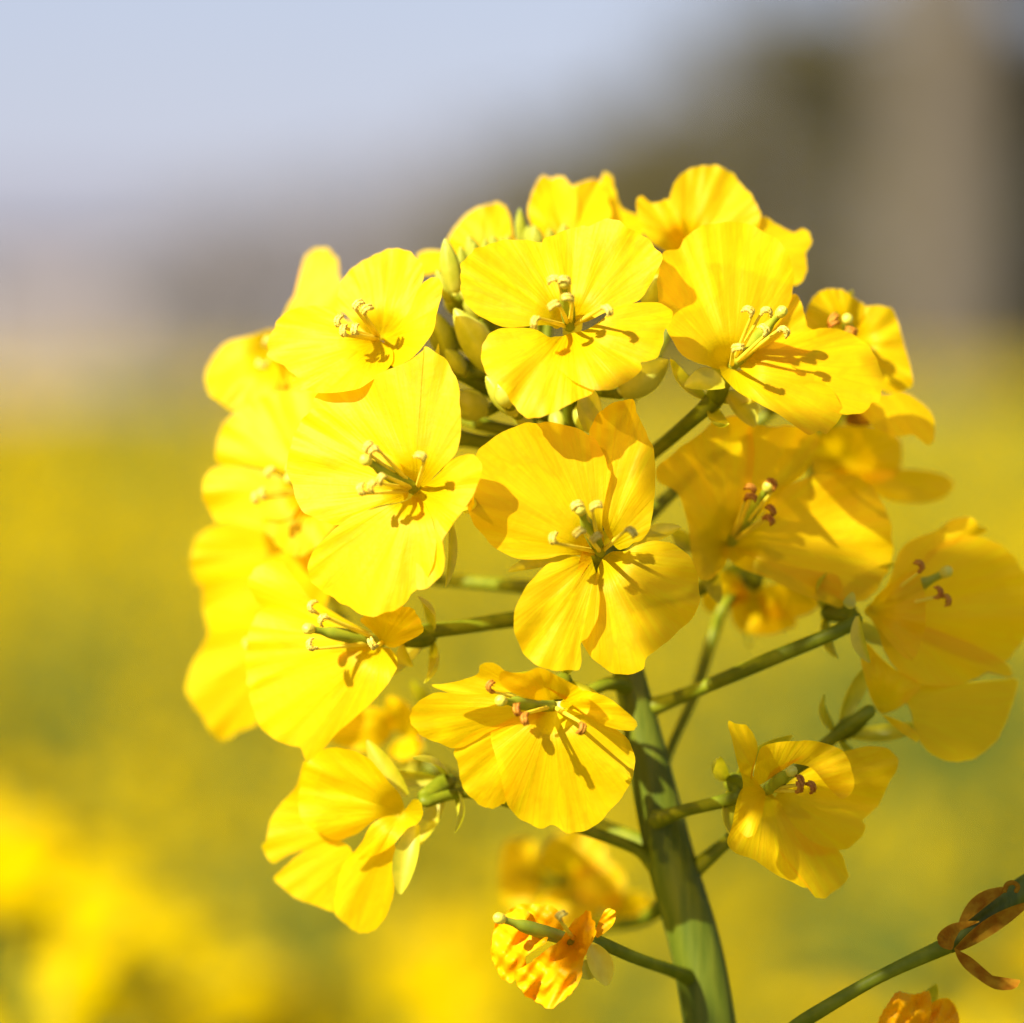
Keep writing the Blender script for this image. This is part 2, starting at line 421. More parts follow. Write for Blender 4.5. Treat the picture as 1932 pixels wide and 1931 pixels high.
shr = [(1540, 31, 3.25, .95, 'olive shrub just left of the pale brown trunk, tallest of the shrubs'),
       (1360, 33, 2.95, .95, 'dark olive shrub second to the left of the pale brown trunk'),
       (1160, 36, 2.65, 1.05, 'olive shrub behind the top of the flower head, lower than the ones right of it'),
       (960, 40, 2.5, 1.1, 'lowest and farthest left of the olive shrubs, behind the left top blossoms'),
       (1850, 36, 3.9, 1.0, 'tall olive shrub behind the pale brown trunk')]
for i, (px, d, h, rd, lb) in enumerate(shr):
    x, y = at(px, d)
    tree('evergreen_shrub', x, y, h, rd, .06, 'olive_leaf', lb, 'shrub', EG, crown_lo=.12, nleaf=5000, lsize=.09, seed=20 + i)
far = [(930, 60, 3.6, 1.3, 'low bare brown tree behind the left shoulder of the flower head'), (720, 75, 3.7, 1.5, 'low bare tree left of the flower head, nearest to the top left blossom'),
       (560, 80, 3.6, 1.5, 'low bare tree right of the grey house in the left background'), (400, 85, 3.4, 1.5, 'small bare tree beside the grey house far on the left')]
for i, (px, d, h, rd, lb) in enumerate(far):
    x, y = at(px, d)
    tree('bare_tree', x, y, h, rd, .09, 'bare_twig', lb, 'tree', 'bare trees far behind the field', crown_lo=.1, nleaf=2600, lsize=.10, seed=40 + i, bark='bare_twig', twigs=True)
def boxm(mb, x0, x1, y0, y1, z0, z1, mi=0):
    v = [(x, y, z) for z in (z0, z1) for x, y in ((x0, y0), (x1, y0), (x1, y1), (x0, y1))]
    mb.add(v, [(3, 2, 1, 0), (4, 5, 6, 7), (0, 1, 5, 4), (1, 2, 6, 5), (2, 3, 7, 6), (3, 0, 4, 7)], mi)
def house(px, d, wd, h, wall, label):
    x, y = at(px, d); r = link('house', None, (x, y, 0), None); tag(r, label, 'house')
    mb = MB(); boxm(mb, x - wd / 2, x + wd / 2, y, y + 7, -.2, h); mb.build('wall', M[wall], (x, y, 0), r, smooth=False)
    mb = MB(); o = .35
    a = [(x - wd / 2 - o, y - o, h), (x + wd / 2 + o, y - o, h), (x + wd / 2 + o, y + 7 + o, h), (x - wd / 2 - o, y + 7 + o, h), (x - wd / 2 - o, y + 3.5, h + 1.3), (x + wd / 2 + o, y + 3.5, h + 1.3)]
    mb.add(a, [(0, 1, 5, 4), (2, 3, 4, 5), (0, 4, 3), (1, 2, 5), (3, 2, 1, 0)]); mb.build('roof', M['roof'], (x, y, h), r, smooth=False)
    for k in (-.28, .22):
        wx = x + wd * k; mb = MB(); boxm(mb, wx - .6, wx + .6, y - .06, y, h * .45, h * .8)
        wn = mb.build('window', M['frame'], (wx, y, h * .6), r, smooth=False)
        mb = MB(); boxm(mb, wx - .52, wx + .52, y - .065, y - .055, h * .45 + .08, h * .8 - .08); mb.build('pane', M['window'], (wx, y, h * .6), wn, smooth=False)
house(110, 95, 6.5, 2.9, 'wall_pink', 'low pinkish house with a dark roof far behind the field at the left edge')
house(310, 110, 5, 3.0, 'wall_grey', 'low grey house with a dark roof right of the pinkish one far behind the field')

# ------------------------------------------------------------------ field of rapeseed
def head_parts(seed, rad=.035, nfl=26, hgt=.045, stalks=True):
    """blossoms of one plant: local coords, top of stem at z=0. returns V,F of petals"""
    g = np.random.default_rng(seed); V = []; F = []
    for k in range(nfl):
        a = k * 2.39996 + g.uniform(-.3, .3); t = (k + .5) / nfl
        el = math.radians(85 - 95 * t)
        d = np.array([math.cos(a) * math.cos(el), math.sin(a) * math.cos(el), math.sin(el)])
        c = d * np.array([rad, rad, hgt]) * g.uniform(.8, 1.1) - np.array([0, 0, .03 * t])
        n = d + g.normal(size=3) * .25; n /= np.linalg.norm(n)
        u = np.cross(n, [.3, .2, .9]); u /= np.linalg.norm(u); v = np.cross(n, u)
        L = .0095 * g.uniform(.85, 1.1)
        for q in range(4):
            b = q * math.pi / 2 + g.uniform(-.15, .15); e = u * math.cos(b) + v * math.sin(b); s = np.cross(n, e)
            base = len(V); rows = [(.0, .12), (.35, .55), (.75, .95), (1.05, .45)]
            for (r, wd) in rows:
                lift = n * (L * .35 * r * (1.2 - r))
                V += [c + e * L * r - s * L * wd * .5 + lift, c + e * L * r + s * L * wd * .5 + lift]
            for i in range(3): F.append((base + 2 * i, base + 2 * i + 1, base + 2 * i + 3, base + 2 * i + 2))
    if stalks:      # short green stalks joining the blossoms to the stem tip, after the 12 faces of each blossom
        for k in range(nfl):
            c = (V[k * 32] + V[k * 32 + 1]) / 2; b = len(V); w_ = np.array([.0006, .0003, 0])
            V += [np.array([0, 0, -.012]) - w_, np.array([0, 0, -.012]) + w_, c + w_, c - w_]; F.append((b, b + 1, b + 2, b + 3))
    return np.array(V), np.array(F)
def head_mi(F, nper=13): return (np.arange(len(F)) >= len(F) * 12 // 13).astype(float)
protos = []
FG = 'out of focus rapeseed plants flowering in the field behind'
FL = 'blurred yellow rapeseed plant among many alike in the field behind the sharp one'
for s in range(5):
    rr = random.Random(s + 100); H = .93
    stem = MB(); tops = [Vector((0, 0, H))]
    tube(stem, [Vector((0, 0, 0)), Vector((.01, .005, H * .5)), Vector((0, 0, H)), Vector((0, 0, H + .02))], [.005, .004, .0022, .001], seg=7)
    for k in range(4):
        a = k * 1.57 + rr.uniform(-.4, .4); z = H * rr.uniform(.6, .75); e = Vector((math.cos(a) * .09, math.sin(a) * .09, H - rr.uniform(.03, .12)))
        tube(stem, [Vector((0, 0, z)), Vector((e.x * .7, e.y * .7, z + (e.z - z) * .45)), e], [.0028, .0022, .0015], seg=6); tops.append(e)
    hv = []; hf = []; off = 0
    for i, t in enumerate(tops):
        V, F = head_parts(s * 10 + i, rad=.032 if i == 0 else .020, nfl=([18, 16, 20, 8, 5][s]) if i == 0 else ([8, 7, 9, 4, 3][s]))
        hv.append(V + np.array(t)); hf.append(F)
    lf = MB()
    for k in range(30):
        a = k * 2.4; z = H * (.10 + .0275 * k); L = .15 - .0030 * k
        s0 = Vector((0, 0, z)); e = s0 + Vector((math.cos(a) * L, math.sin(a) * L, L * rr.uniform(.1, .6)))
        leafblade(lf, s0, e, L * .38, Vector((0, 0, 1)), sag=.12, seg=6)
    protos.append((stem, hv, hf, lf))
PO = []
for (stem, hv, hf, lf) in protos:
    r = link('rapeseed_plant', None, (0, 0, 0), None)
    stem.build('stem', M['field_green'], (0, 0, 0), r)
    lf.build('foliage', M['field_green'], (0, 0, 0), r)
    for a_, b_ in zip(hv, hf): npmesh('flower_head', a_, b_, [M['field_petal'], M['field_green']], head_mi(b_), a_.mean(0), r)
    PO.append(r)
used = set()
def place(i, x, y, dz, rz, label, group=None, sc_=1.0):
    src = PO[i]
    if i in used:
        r = src.copy(); C.objects.link(r)
        for ch in list(src.children):
            c = ch.copy(); C.objects.link(c); c.parent = r
    else: r = src; used.add(i)
    r.location = (x, y, dz); r.rotation_euler = (0, 0, rz); r.scale = (sc_, sc_, sc_)
    tag(r, label, 'plant', group)
near = [  # px, py of the head top, distance, label
    (0, 1400, .66, 'blurred rapeseed plant nearest the left edge, with the brightest yellow blossoms'),
    (200, 1680, .72, 'blurred golden rapeseed head in the bottom left corner'),
    (470, 1810, .85, 'blurred yellow rapeseed head between the bottom left corner and the lowest left blossom'),
    (840, 1640, .95, 'blurred rapeseed head low in the middle, left of the withered orange blossom'),
    (1600, 1830, .85, 'blurred yellow rapeseed head at the bottom, just right of the thick stem'),
    (2010, 1700, .75, 'blurred rapeseed head cut by the right edge under the dry twig')]
placed = []
# taller unseen neighbour added up-left, towards the sun, to shade the head's right half
t0 = P(1965, 1450, -12) + S * .16
rn = link('rapeseed_plant', None, (t0.x, t0.y, 0), None)
tag(rn, 'added tall rapeseed plant, unseen outside the picture, nearer the camera on the left, put there to shade the sharp one', 'plant')
mb = MB(); tube(mb, [Vector((t0.x - .02, t0.y, 0)), Vector((t0.x - .01, t0.y, .5)), Vector((t0.x - .004, t0.y, t0.z - .12)), Vector((t0.x, t0.y, t0.z - .03)), Vector((t0.x, t0.y, t0.z))], [.005, .004, .003, .0018, .001], seg=10, per=8)
mb.build('stem', M['green'], (t0.x, t0.y, 0), rn)
V, F = head_parts(77, rad=.016, nfl=18, hgt=.015)
npmesh('flower_head', V + np.array(t0), F, [M['field_petal'], M['field_green']], head_mi(F), t0, rn)
for i, (px, py, d, lb) in enumerate(near):
    p = PD(px, py, d); place(i % 3, p.x, p.y, p.z - .975 * 1.18, random.uniform(0, 6), lb, None, 1.18); placed.append((p.x, p.y))
tanh = 76 / 2 / D * 1.25
cnt = 0; y = 1.15
while cnt < 285 and y < 14:
    wdt = tanh * y + .12
    k = max(2, int(wdt * 2 / .21))
    for j in range(k):
        x = -wdt + (j + random.uniform(.15, .85)) * 2 * wdt / k
        near_ = max(0, 1 - max(0, y - 1.4) / 3.0)
        qx = 966 + x / (K / 1000) * D / 1000 / (y + 1e-6)
        if y < 4.6 and (qx > 1250 or qx < 760) and random.random() < ((.9 if qx > 1250 else .7) if y < 2.9 else (.7 if qx > 1250 else .5)): x_low = .12
        else: x_low = 0
        place(4 if x_low else random.choice([3, 4]) if random.random() < .25 + .6 * near_ else random.randrange(3), x, y + random.uniform(-.08, .08), random.uniform(-.16, .02) - .02 - .06 * near_ * random.random() - x_low, random.uniform(0, 6.28), FL, FG, random.uniform(.95, 1.04)); cnt += 1
    y += .20
YI = y
# everything beyond and beside: one mesh of small plants
def lowplant(seed):
    V, F = head_parts(seed, nfl=7, rad=.05, hgt=.05, stalks=False)
    V = (V - V.mean(0)) * 1.0
    # bigger blossoms
    V = V.reshape(-1, 8, 3); c = V.mean(1, keepdims=True); V = (c * 1.0 + (V - c) * 2.3).reshape(-1, 3)
    F = F.reshape(-1, 4)
    g = np.random.default_rng(seed + 5); cs = np.column_stack([g.normal(size=(14, 2)) * .07, g.uniform(-.5, -.02, 14)])
    LV, LF = quads(cs, .09, seed)
    sv = np.array([[-.003, 0, -.93], [.003, 0, -.93], [.002, 0, 0], [-.002, 0, 0]])
    A = np.vstack([V, LV, sv]); B = np.vstack([F, LF + len(V), np.array([[0, 1, 2, 3]]) + len(V) + len(LV)])
    mi = np.concatenate([np.zeros(len(F)), np.ones(len(LF) + 1)])
    return A, B, mi
lows = [lowplant(300 + i) for i in range(6)]
pts = []
for _ in range(15000):
    x = RNG.uniform(-9, 9); yy = RNG.uniform(YI, 17) if RNG.random() < .4 else RNG.uniform(0.2, 22)
    if yy < YI and abs(x) < tanh * yy + .2: continue
    if yy < 1.2 and abs(x) < .35: continue
    if x * x + yy * yy < .2: continue
    pts.append((x, yy, .915 + RNG.uniform(-.10, .04)))
VV = []; FF = []; MI = []; off = 0
for i, p in enumerate(pts):
    A, B, mi = lows[i % 6]; a = RNG.uniform(0, 6.28); ca, sa = math.cos(a), math.sin(a)
    X = A[:, 0] * ca - A[:, 1] * sa; Y = A[:, 0] * sa + A[:, 1] * ca
    VV.append(np.column_stack([X + p[0], Y + p[1], A[:, 2] + p[2]])); FF.append(B + off); MI.append(mi); off += len(A)
tag(npmesh('rapeseed_field', np.vstack(VV), np.vstack(FF), [M['field_petal'], M['field_green']], np.concatenate(MI), (0, 10, 0)),
    'yellow rapeseed field reaching back to the trees, a blurred mass of blossoms', 'field', kind='stuff')

# ------------------------------------------------------------------ the sharp plant
SZ = -13.0
stempts = [(1352, 2000, SZ), (1318, 1800, SZ), (1272, 1640, SZ), (1238, 1500, SZ), (1208, 1360, SZ), (1185, 1260, SZ), (1150, 1100, SZ), (1105, 920, SZ), (1060, 790, SZ - 1), (1010, 680, SZ - 2), (985, 610, SZ - 2)]
srad = [2.0, 1.98, 1.90, 1.72, 1.38, 1.2, 1.05, .9, .8, .65, .3]
ground_pt = Vector((P(1352, 2000, SZ).x + .05, P(1352, 2000, SZ).y + .01, -.01))
root = link('rapeseed_plant', None, (ground_pt.x, ground_pt.y, 0), None)
tag(root, 'rapeseed plant in sharp focus, round head of yellow blossoms on a thick green stem', 'plant')
sp = [P(*p) for p in stempts]
dd = (sp[0] - sp[1]).normalized()
lower = [ground_pt, ground_pt.lerp(sp[0], .25) + Vector((.012, 0, 0)), ground_pt.lerp(sp[0], .5) + Vector((.012, 0, 0)), sp[0].lerp(ground_pt, .27) + dd * .0, sp[0].lerp(ground_pt, .13) , sp[0] + dd * .05, sp[0] + dd * .02]
mb = MB(); tube(mb, lower + sp, [.006, .005, .0042, .0034, .0028, .0024, .0021] + [r / 1000 for r in srad], seg=20, per=8, ridge=.035)
mb.build('stem', M['green'], ground_pt, root)
mb = MB()
for k in range(9):
    a = k * 2.4; z = .10 + .06 * k; L = .2 - .012 * k; s0 = ground_pt.lerp(sp[0], z)
    leafblade(mb, s0, s0 + Vector((math.cos(a) * L, abs(math.sin(a)) * L, L * .3)), L * .35, Vector((0, 0, 1)), sag=.12, seg=8)
mb.build('leaf', M['field_green'], ground_pt, root)
def pedicel(pts, r=.55, r1=None, mat='twig', name='pedicel'):
    q = [p if isinstance(p, Vector) else P(*p) for p in pts]; n = len(q); r1 = r1 or r
    mb = MB(); rad = [(r * 1.5 if i == 0 else r + (r1 - r) * i / (n - 1)) / 1000 for i in range(n)]
    rad[-1] *= 1.3
    if n > 2:
        for i in range(1, n - 1): rad[i] *= .93 + .12 * ((i * 7 + int(pts[0][0] if not isinstance(pts[0], Vector) else 3)) % 5) / 4
    tube(mb, q, rad, seg=12, per=8); mb.build(name, M[mat], q[0], root)

# --- blossom at the top centre
_, b = flower(root, (1040, 1180), 1, (0, .5, .87), [
    dict(o=[(960, 1190), (880, 1165), (620, 1180), (500, 1140), (380, 1060), (320, 950), (303, 840), (320, 750), (380, 680), (470, 630), (600, 600), (780, 596), (900, 640), (1000, 800), (1040, 1000), (1030, 1120)], ruf=.5, cup=.6, lay=-.3),
    dict(o=[(990, 1120), (960, 1000), (890, 820), (850, 612), (950, 555), (1100, 510), (1180, 500), (1270, 450), (1350, 465), (1450, 520), (1560, 590), (1640, 670), (1655, 730), (1600, 860), (1540, 960), (1480, 1010), (1300, 1070), (1130, 1150)], ruf=.6, cup=.8, lay=.3),
    dict(o=[(960, 1240), (900, 1245), (800, 1190), (620, 1185), (520, 1210), (460, 1280), (443, 1370), (480, 1480), (560, 1560), (640, 1660), (690, 1740), (760, 1785), (840, 1785), (950, 1740), (1060, 1680), (1200, 1610), (1180, 1450), (1080, 1260)], ruf=.6, lay=.2, curl=-.4, fan=(970, 1330)),
    dict(o=[(1010, 1232), (1150, 1195), (1240, 1140), (1350, 1050), (1480, 1015), (1620, 1015), (1710, 1060), (1722, 1130), (1680, 1200), (1665, 1300), (1620, 1380), (1560, 1408), (1512, 1420), (1515, 1480), (1400, 1560), (1300, 1598), (1200, 1600), (1080, 1550), (990, 1480), (930, 1390), (950, 1290)], ruf=.55, lay=.9, curl=-.4, fan=(1100, 1290))],
    stamens=[(965, 860), (1035, 870), (965, 1020), (1060, 990), (820, 1115), (1270, 1040)], pis=(1005, 900), T=R2)
pedicel([(1085, 860, SZ), (1075, 800, -9), b], .5)
# --- blossom at the upper left
_, b = flower(root, (1340, 830), -3, (-.35, .5, .8), [
    dict(o=[(1300, 820), (1200, 740), (1060, 600), (1080, 450), (1150, 350), (1250, 280), (1350, 240), (1450, 212), (1550, 250), (1620, 320), (1635, 390), (1610, 480), (1570, 600), (1500, 700), (1400, 820)], cup=.5, lay=-.2),
    dict(o=[(1270, 840), (1150, 760), (1070, 660), (1000, 610), (880, 598), (760, 620), (660, 690), (610, 780), (582, 880), (600, 950), (700, 1010), (800, 1080), (930, 1110), (1060, 1070), (1120, 1010), (1230, 930)], cup=.9, lay=0, ruf=.5),
    dict(o=[(1360, 800), (1440, 760), (1530, 640), (1590, 500), (1650, 430), (1720, 408), (1755, 460), (1745, 560), (1715, 660), (1700, 760), (1620, 880), (1540, 960), (1430, 1010), (1390, 930)], cup=1.6, lay=.4, fan=(1500, 820)),
    dict(o=[(1290, 818), (1200, 900), (1100, 1000), (1030, 1060), (950, 1085), (760, 1095), (768, 1150), (850, 1170), (1000, 1185), (1180, 1160), (1300, 1090), (1400, 1010), (1425, 940), (1400, 870)], cup=.6, lay=.9, fan=(1250, 980))],
    stamens=[(1170, 620), (1225, 645), (1060, 735), (1100, 800), (1170, 790)], T=R1)
pedicel([(1060, 790, SZ), (960, 760, -12), (850, 700, -9), b], .5)
# --- blurred blossom behind it
flower(root, (640, 900), -23, (-.45, .4, .8), [
    dict(o=[(680, 760), (740, 570), (840, 470), (820, 330), (850, 250), (920, 215), (990, 220), (1050, 290), (1070, 400), (1100, 520), (1060, 700), (850, 840)], ruf=.8),
    dict(o=[(650, 760), (430, 810), (300, 850), (210, 960), (165, 1080), (190, 1180), (280, 1260), (380, 1310), (480, 1290), (620, 1180), (680, 960)], ruf=.6),
    dict(o=[(640, 960), (560, 1150), (500, 1260), (600, 1400), (900, 1400), (980, 1200), (850, 1000), (720, 920)], ruf=.6, lay=-.4),
    dict(o=[(660, 860), (900, 700), (1150, 700), (1250, 820), (1150, 980), (880, 980)], ruf=.6, lay=-.6)],
    stamens=[(575, 870), (575, 1000), (640, 800)], T=R1)
pedicel([(1080, 850, SZ), (900, 800, -20), (700, 720, -26), (560, 680, -24)], .5)
# --- blossom left of the middle
_, b = flower(root, (1450, 560), 2, (-.42, .12, .9), [
    dict(o=[(1420, 560), (1270, 370), (1130, 250), (960, 140), (830, 60), (900, -60), (1100, -90), (1330, -170), (1480, -260), (1500, -302), (1590, -245), (1660, -160), (1695, -90), (1705, 0), (1712, 80), (1712, 200), (1690, 330), (1620, 410), (1560, 470), (1490, 560)], lay=-.3, ruf=.6, cup=.2),
    dict(o=[(1400, 600), (1350, 400), (1250, 330), (1130, 245), (1000, 150), (860, 65), (790, 110), (740, 200), (695, 300), (680, 420), (715, 560), (770, 680), (850, 730), (950, 760), (1010, 760), (1100, 700), (1230, 650)], cup=.3, ruf=.5, fan=(1200, 500), lay=.3),
    dict(o=[(1420, 600), (1520, 520), (1600, 440), (1650, 385), (1760, 345), (1825, 385), (1840, 450), (1800, 560), (1740, 660), (1660, 770), (1600, 870), (1618, 960), (1600, 1060), (1520, 1140), (1450, 1130), (1450, 900), (1440, 700)], lay=.5, fan=(1560, 620), ruf=.5, cup=.6),
    dict(o=[(1450, 600), (1350, 635), (1200, 670), (1050, 720), (900, 850), (822, 950), (808, 1060), (850, 1140), (960, 1200), (1050, 1262), (1170, 1310), (1280, 1288), (1370, 1240), (1430, 1170), (1490, 1120), (1540, 1020), (1565, 870), (1545, 740), (1495, 640)], lay=.9, fan=(1350, 740), ruf=.7, curl=-.3)],
    stamens=[(1150, 330), (1215, 310), (1195, 510), (1255, 470), (1130, 580), (1500, 370)], pis=(1165, 390), T=R4)
pedicel([(1130, 1010, SZ), (1000, 960, -10), (860, 940, -7), b], .55)
# --- blossom in the middle
_, b = flower(root, (1000, 930), 1, (.08, .06, 1), [
    dict(o=[(1090, 900), (1000, 740), (1010, 600), (960, 430), (930, 240), (970, 130), (1050, 60), (1190, 15), (1220, 110), (1270, 210), (1310, 300), (1327, 420), (1322, 560), (1310, 700), (1290, 800), (1240, 860), (1200, 870), (1150, 905)], lay=-.5, ruf=.7, cup=-.4, fan=(1100, 760)),
    dict(o=[(960, 950), (800, 940), (680, 968), (540, 970), (400, 920), (300, 830), (230, 740), (208, 650), (230, 500), (265, 350), (330, 260), (500, 180), (600, 155), (700, 158), (860, 190), (950, 240), (1010, 330), (1040, 420), (1062, 470), (1030, 600), (1010, 760), (1020, 880)], lay=0, ruf=.6, cup=.3, fan=(820, 760)),
    dict(o=[(1000, 985), (1060, 930), (1150, 920), (1230, 880), (1330, 862), (1430, 880), (1520, 940), (1570, 1020), (1590, 1150), (1580, 1250), (1520, 1350), (1420, 1440), (1330, 1510), (1270, 1570), (1245, 1630), (1140, 1662), (1060, 1640), (960, 1560), (890, 1460), (900, 1330), (950, 1150)], lay=.2, ruf=.7, curl=-.3, fan=(1150, 1100)),
    dict(o=[(950, 985), (860, 950), (750, 985), (680, 1000), (620, 1060), (560, 1130), (500, 1250), (485, 1360), (510, 1470), (560, 1560), (640, 1605), (740, 1635), (850, 1630), (885, 1600), (885, 1530), (882, 1468), (930, 1430), (980, 1330), (995, 1220), (985, 1120), (960, 1010), (930, 920), (895, 896)], lay=.7, ruf=.7, fan=(830, 1150), curl=-.2, cup=.3)],
    stamens=[(890, 645), (945, 665), (895, 795), (950, 860), (1160, 790), (720, 872)], pis=(885, 690), T=R5, rot=.1)
pedicel([(1175, 1200, SZ), (1165, 1140, -10), b], .55)
# two visible sepals of it are long and narrow
def sepal(pts, z, w_, mat='sepal', T=R0, name='sepal', sag=.05, nrm=(0, .6, .8), zb=None):
    q = T(pts); mb = MB(); a = P(*q[0], z if zb is None else zb); bb = P(*q[1], z)
    leafblade(mb, a, bb, w_ / 1000, camdir(nrm), sag=sag, seg=14); mb.build(name, M[mat], a, root)
sepal([(860, 960), (450, 1045)], -3, 1.4, T=R5)
sepal([(1200, 900), (1475, 780)], -3, 1.5, T=R5)
sepal([(1150, 1570), (1165, 1885)], -2, 1.9, T=R2, nrm=(.2, 0, 1))
sepal([(1640, 720), (1620, 1135)], -2, 1.1, T=R4, nrm=(.8, 0, .6))
# --- blossom upper right
_, b = flower(root, (600, 1285), -2, (.2, .42, .88), [
    dict(o=[(560, 1290), (430, 1272), (330, 1230), (250, 1130), (200, 1030), (165, 900), (160, 780), (180, 680), (195, 600), (280, 578), (330, 510), (440, 440), (560, 422), (700, 435), (820, 490), (900, 560), (950, 650), (975, 740), (960, 860), (920, 960), (830, 1080), (700, 1200)], lay=0, cup=1.4, ruf=.7, fan=(540, 900)),
    dict(o=[(680, 1220), (800, 1050), (900, 930), (980, 845), (1030, 950), (1052, 1040), (1110, 1090), (1060, 1200), (850, 1300)], lay=-.8, fan=(880, 1130), cup=.5),
    dict(o=[(650, 1290), (750, 1190), (900, 1110), (1050, 1070), (1150, 1050), (1250, 1060), (1350, 1110), (1430, 1180), (1480, 1270), (1495, 1380), (1485, 1480), (1440, 1500), (1400, 1545), (1320, 1565), (1220, 1555), (1050, 1450), (850, 1370)], lay=.1, fan=(1020, 1290), ruf=.6),
    dict(o=[(540, 1275), (640, 1305), (720, 1290), (780, 1250), (870, 1245), (980, 1290), (1100, 1340), (1180, 1400), (1240, 1490), (1260, 1560), (1220, 1630), (1160, 1680), (1120, 1668), (1070, 1688), (1010, 1660), (900, 1580), (780, 1510), (650, 1440), (560, 1360), (528, 1300)], lay=.8, fan=(860, 1400), ruf=.7, curl=-.5)],
    stamens=[(725, 965), (785, 950), (810, 1085), (890, 1055), (610, 1175)], pis=(880, 975), T=R3)
pedicel([(1112, 940, SZ), (1180, 895, -13), (1250, 840, -10), (1320, 780, -6), b], .5, .6)
sepal([(560, 1400), (320, 1400)], -3, 2.2, T=R3, sag=.1)
sepal([(570, 1440), (740, 1640)], -6, 2.1, T=R3)
# --- blossom top right, behind
_, b = flower(root, (330, 600), -13, (.1, .35, .9), [
    dict(o=[(260, 600), (200, 480), (225, 300), (260, 190), (330, 120), (430, 83), (530, 92), (600, 130), (680, 220), (740, 300), (775, 385), (700, 520), (450, 620)], ruf=.8, cup=.6),
    dict(o=[(300, 640), (120, 540), (50, 420), (35, 300), (65, 265), (130, 310), (230, 290), (300, 420), (330, 580)], lay=.4, ruf=.7),
    dict(o=[(400, 640), (600, 480), (770, 385), (880, 440), (970, 485), (1030, 460), (1080, 530), (1045, 610), (1045, 720), (990, 800), (850, 760), (600, 680)], lay=.3, ruf=.9, fan=(760, 600)),
    dict(o=[(330, 620), (150, 700), (140, 860), (350, 950), (520, 850), (450, 680)], lay=-.8)], T=R3)
pedicel([(1100, 900, SZ), (1220, 700, -18), (1290, 560, -19), b], .45)
# --- half open blossom and buds at the very top
flower(root, (1000, 620), -15, (0, .75, .65), [
    dict(o=[(860, 620), (760, 430), (780, 300), (850, 165), (920, 180), (980, 165), (1040, 215), (1090, 320), (1080, 500), (980, 610)], ruf=.8, cup=.8, lay=.5),
    dict(o=[(1000, 610), (1050, 420), (1060, 240), (1200, 185), (1260, 240), (1300, 330), (1310, 450), (1180, 560)], ruf=.8, cup=.8),
    dict(o=[(1420, 560), (1300, 470), (1268, 300), (1262, 160), (1290, 140), (1325, 180), (1345, 270), (1400, 390), (1500, 430), (1540, 520), (1500, 580)], lay=-.6, ruf=.5),
    dict(o=[(880, 640), (800, 520), (840, 300), (960, 260), (1100, 300), (1120, 500), (1020, 640)], lay=-1.5)], T=R2, funnel=1)
flower(root, (480, 720), -17, (-.2, .6, .75), [
    dict(o=[(330, 720), (220, 620), (290, 480), (380, 400), (500, 350), (570, 345), (620, 390), (645, 470), (655, 600), (560, 720)], ruf=.6),
    dict(o=[(400, 740), (200, 800), (60, 830), (20, 760), (20, 690), (90, 660), (200, 670), (350, 700)], ruf=.4, lay=-.3),
    dict(o=[(520, 720), (640, 600), (760, 560), (840, 640), (760, 760), (600, 780)], ruf=.4, lay=-.5)], T=R2, funnel=1)
def bud(a, b, wpx, z, T=R2, mat='bud', tip='sepal'):
    (ax, ay), (bx, by) = T([a, b]); A = P(ax, ay, z); B = P(bx, by, z + 1.0)
    d = B - A; L = d.length; r = wpx * K / 2000
    mb = MB(); tube(mb, [A, A + d * .12, A + d * .35, A + d * .6, A + d * .85, B], [r * .3, r * .75, r, r * .95, r * .55, r * .12], seg=20, per=6, ridge=.05)
    u = d.normalized().orthogonal().normalized(); v = d.normalized().cross(u)
    for k in range(4):
        q = u * math.cos(k * 1.571 + .4) + v * math.sin(k * 1.571 + .4)
        leafblade(mb, A + q * r * .55, A + d * .93 + q * r * .45, r * 1.5, q, sag=.0, mi=0, seg=10, fold=-.28)
    mb.build('flower_bud', [M[mat], M[tip]], A, root)
    pedicel([(1010 + (ax - 1010) * .15, 760, SZ - 1), ((ax + 1010) / 2, (ay + 740) / 2, (z + SZ) / 2 - 1), A], .38)
for args in [((280, 960), (205, 590), 38, -8), ((430, 800), (360, 570), 32, -12), ((560, 720), (520, 570), 26, -13), ((640, 720), (620, 565), 24, -14), ((720, 640), (705, 385), 22, -15),
             ((820, 680), (800, 500), 34, -14), ((1000, 620), (1000, 490), 24, -13), ((560, 1480), (270, 1060), 62, -7), ((250, 1400), (100, 1060), 50, -10), ((400, 1000), (240, 900), 44, -9),
             ((690, 1760), (480, 1510), 44, -5), ((640, 1700), (560, 1560), 40, -4), ((1380, 1620), (1700, 1400), 62, -6), ((1560, 1060), (1630, 830), 40, -8), ((480, 1740), (230, 1640), 60, -9),
             ((330, 1300), (130, 1180), 46, -11), ((1100, 1700), (1130, 1880), 28, -7), ((940, 1740), (980, 1900), 30, -9), ((780, 1860), (660, 1740), 30, -8),
             ((330, 900), (310, 640), 26, -10), ((400, 820), (400, 610), 22, -11), ((470, 760), (475, 590), 20, -12), ((600, 760), (585, 575), 20, -13), ((250, 1010), (150, 800), 32, -10), ((300, 1080), (200, 980), 30, -11),
             ((760, 640), (765, 500), 22, -15), ((920, 620), (905, 520), 20, -15), ((330, 1480), (210, 1330), 34, -9), ((480, 1240), (330, 1160), 40, -9), ((420, 1120), (330, 950), 30, -9)]:
    bud(*args)
pedicel([(1050, 800, SZ), (960, 716, -12), (900, 705, -10), (835, 688, -9)], .42)
pedicel([(1090, 880, SZ), (1000, 845, -12), (900, 832, -12), (830, 815, -12)], .5)
pedicel([(1100, 900, SZ), (980, 862, -14), (860, 830, -14), (640, 850, -16), (600, 930, -18)], .5)
pedicel([(1075, 830, SZ), (960, 812, -12), (900, 798, -12)], .45)
